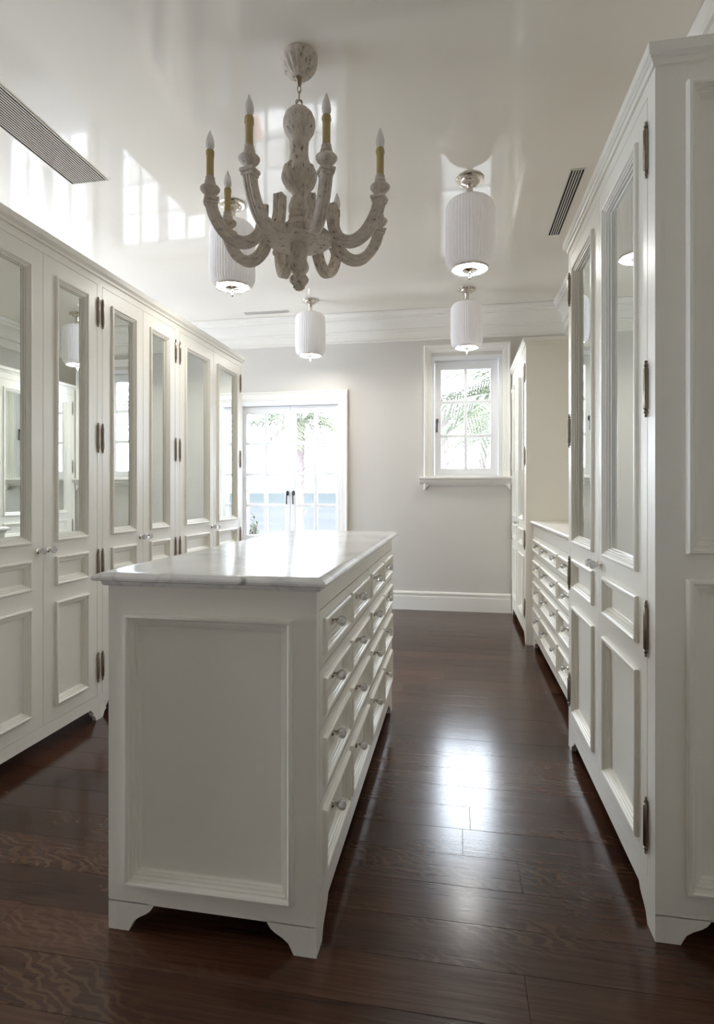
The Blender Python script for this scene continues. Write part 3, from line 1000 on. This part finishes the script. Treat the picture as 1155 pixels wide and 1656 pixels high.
ring(2.788, 0.017, -0.5, 0.0)
col = [(0.001, 2.771), (0.018, 2.771), (0.040, 2.762), (0.057, 2.744), (0.066, 2.720), (0.0675, 2.698), (0.062, 2.675), (0.050, 2.655), (0.041, 2.640), (0.037, 2.622, 0.06), (0.0345, 2.600, 0.10), (0.036, 2.585, 0.04), (0.038, 2.575),
       (0.041, 2.560), (0.044, 2.545), (0.048, 2.535, 0.05), (0.060, 2.522, 0.10), (0.064, 2.500, 0.15), (0.064, 2.480, 0.17), (0.057, 2.456, 0.17), (0.045, 2.436, 0.12), (0.033, 2.422, 0.03), (0.029, 2.410), (0.029, 2.402), (0.034, 2.396),
       (0.036, 2.385, 0.05), (0.042, 2.365, 0.08), (0.042, 2.340, 0.06), (0.038, 2.328), (0.044, 2.322), (0.044, 2.312), (0.038, 2.306), (0.050, 2.296), (0.052, 2.290), (0.052, 2.240), (0.001, 2.238)]
MB().lathe(col, 56, flute=14).build('column', M['chalk'], ch, smooth=45)
MB().lathe([(0.001, 2.242), (0.130, 2.242), (0.136, 2.236), (0.137, 2.224), (0.132, 2.214), (0.120, 2.208), (0.036, 2.205), (0.001, 2.205)], 48).build('hub_disc', M['chalk'], ch, smooth=35)
fin = [(0.036, 2.206), (0.037, 2.190), (0.034, 2.160), (0.031, 2.140), (0.034, 2.130, 0.08), (0.037, 2.115, 0.12), (0.034, 2.098, 0.12), (0.027, 2.086, 0.05), (0.024, 2.082), (0.030, 2.075, 0.10), (0.035, 2.065, 0.15), (0.034, 2.052, 0.15), (0.028, 2.042, 0.1), (0.020, 2.036), (0.001, 2.036)]
fo = MB().lathe(fin, 48, flute=12).build('finial', M['chalk'], ch, smooth=45)
# berry cluster at the tip
tip = MB()
for i in range(22):
    t = (i + 0.5) / 22
    ph = i * 2.39996
    el = -math.pi / 2 * (1 - t * 0.95)
    rr = 0.022
    c = (rr * math.cos(el) * math.cos(ph), rr * math.cos(el) * math.sin(ph), 2.040 + 0.020 * math.sin(el))
    tip.lathe([(0.0004, -0.0065), (0.0045, -0.0045), (0.0065, 0), (0.0045, 0.0045), (0.0004, 0.0065)], 8, c)
tip.build('berry_tip', M['chalk'], fo, smooth=60)

# one arm in the local x-z plane
ctrl = [(0.152, 2.338), (0.153, 2.300), (0.158, 2.255), (0.172, 2.218), (0.198, 2.190), (0.232, 2.177), (0.266, 2.182), (0.298, 2.202), (0.325, 2.234), (0.345, 2.270), (0.355, 2.303), (0.358, 2.318)]
def catmull(P, n=4):
    out = []
    for i in range(len(P) - 1):
        p0, p1, p2, p3 = P[max(i - 1, 0)], P[i], P[i + 1], P[min(i + 2, len(P) - 1)]
        for k in range(n):
            t = k / n
            out.append(tuple(0.5 * ((2 * b) + (-a + c) * t + (2 * a - 5 * b + 4 * c - d) * t * t + (-a + 3 * b - 3 * c + d) * t ** 3) for a, b, c, d in zip(p0, p1, p2, p3)))
    out.append(P[-1])
    return out
# grooved section: square with a channel along each flank and a rib outside
sec = [(-0.019, -0.019), (-0.013, -0.023), (-0.007, -0.019), (0.0, -0.024), (0.007, -0.019), (0.013, -0.023), (0.019, -0.019), (0.022, -0.012), (0.018, -0.006), (0.0215, 0.0), (0.018, 0.006), (0.022, 0.012),
       (0.019, 0.019), (0.010, 0.021), (0.0, 0.018), (-0.010, 0.021), (-0.019, 0.019), (-0.022, 0.012), (-0.018, 0.006), (-0.0215, 0.0), (-0.018, -0.006), (-0.022, -0.012)]
arm_me = None
protos = None
for k in range(8):
    rz = R(31.5 + 45 * k)
    if k == 0:
        pth = [(p[0], 0, p[1]) for p in catmull(ctrl)]
        arm = MB().sweep(pth, sec, up=(0, 1, 0)).build('arm', M['chalk_arm'], ch, rotz=rz, smooth=25)
        # swept normal frame: widths lie along y, grooves follow the bend
        ax = 0.358
        blk = MB().box(ax - 0.030, ax + 0.026, -0.028, 0.028, 2.316, 2.330).box(ax - 0.026, ax + 0.022, -0.024, 0.024, 2.304, 2.316).build('arm_block', M['chalk'], arm, bevel=0.003)
        dish = MB().lathe([(0.001, 2.330), (0.019, 2.330), (0.016, 2.338), (0.020, 2.345), (0.032, 2.353), (0.038, 2.362), (0.039, 2.367), (0.035, 2.372), (0.024, 2.374), (0.018, 2.377),
                           (0.017, 2.382, 0.08), (0.021, 2.390, 0.1), (0.019, 2.397, 0.06), (0.0165, 2.400), (0.019, 2.405), (0.018, 2.411), (0.001, 2.411)], 28, (0.360, 0, 0), flute=9).build('candle_cup', M['chalk'], arm, smooth=45)
        cb = [(0.0145, 2.411), (0.0142, 2.45), (0.0145, 2.49), (0.0152, 2.505, 0.02), (0.0158, 2.511, 0.05), (0.0150, 2.516), (0.009, 2.517), (0.001, 2.517)]
        cdl = MB().lathe(cb, 20, (0.360, 0, 0), flute=5)
        rr_ = random.Random(4)
        for i in range(6):      # wax drips
            a = i * 1.05 + 0.3
            zt, ln_ = 2.512, rr_.uniform(0.012, 0.04)
            cdl.sweep([(0.360 + 0.0146 * math.cos(a), 0.0146 * math.sin(a), zt), (0.360 + 0.0152 * math.cos(a), 0.0152 * math.sin(a), zt - ln_)], circ(0.0022, 5))
        cdl = cdl.build('candle_sleeve', M['wax'], arm, smooth=45)
        bl = MB().lathe([(0.007, 2.516), (0.010, 2.520), (0.0155, 2.530), (0.0168, 2.541), (0.0158, 2.554), (0.0120, 2.569), (0.0068, 2.582), (0.0032, 2.592), (0.0006, 2.597)], 18, (0.360, 0, 0)).build('flame_bulb', M['bulb'], arm, smooth=50)
        protos = (arm, [blk, dish, cdl, bl])
    else:
        a2 = twin(protos[0], ch, rotz=rz)
        for s_ in protos[1]:
            twin(s_, a2)
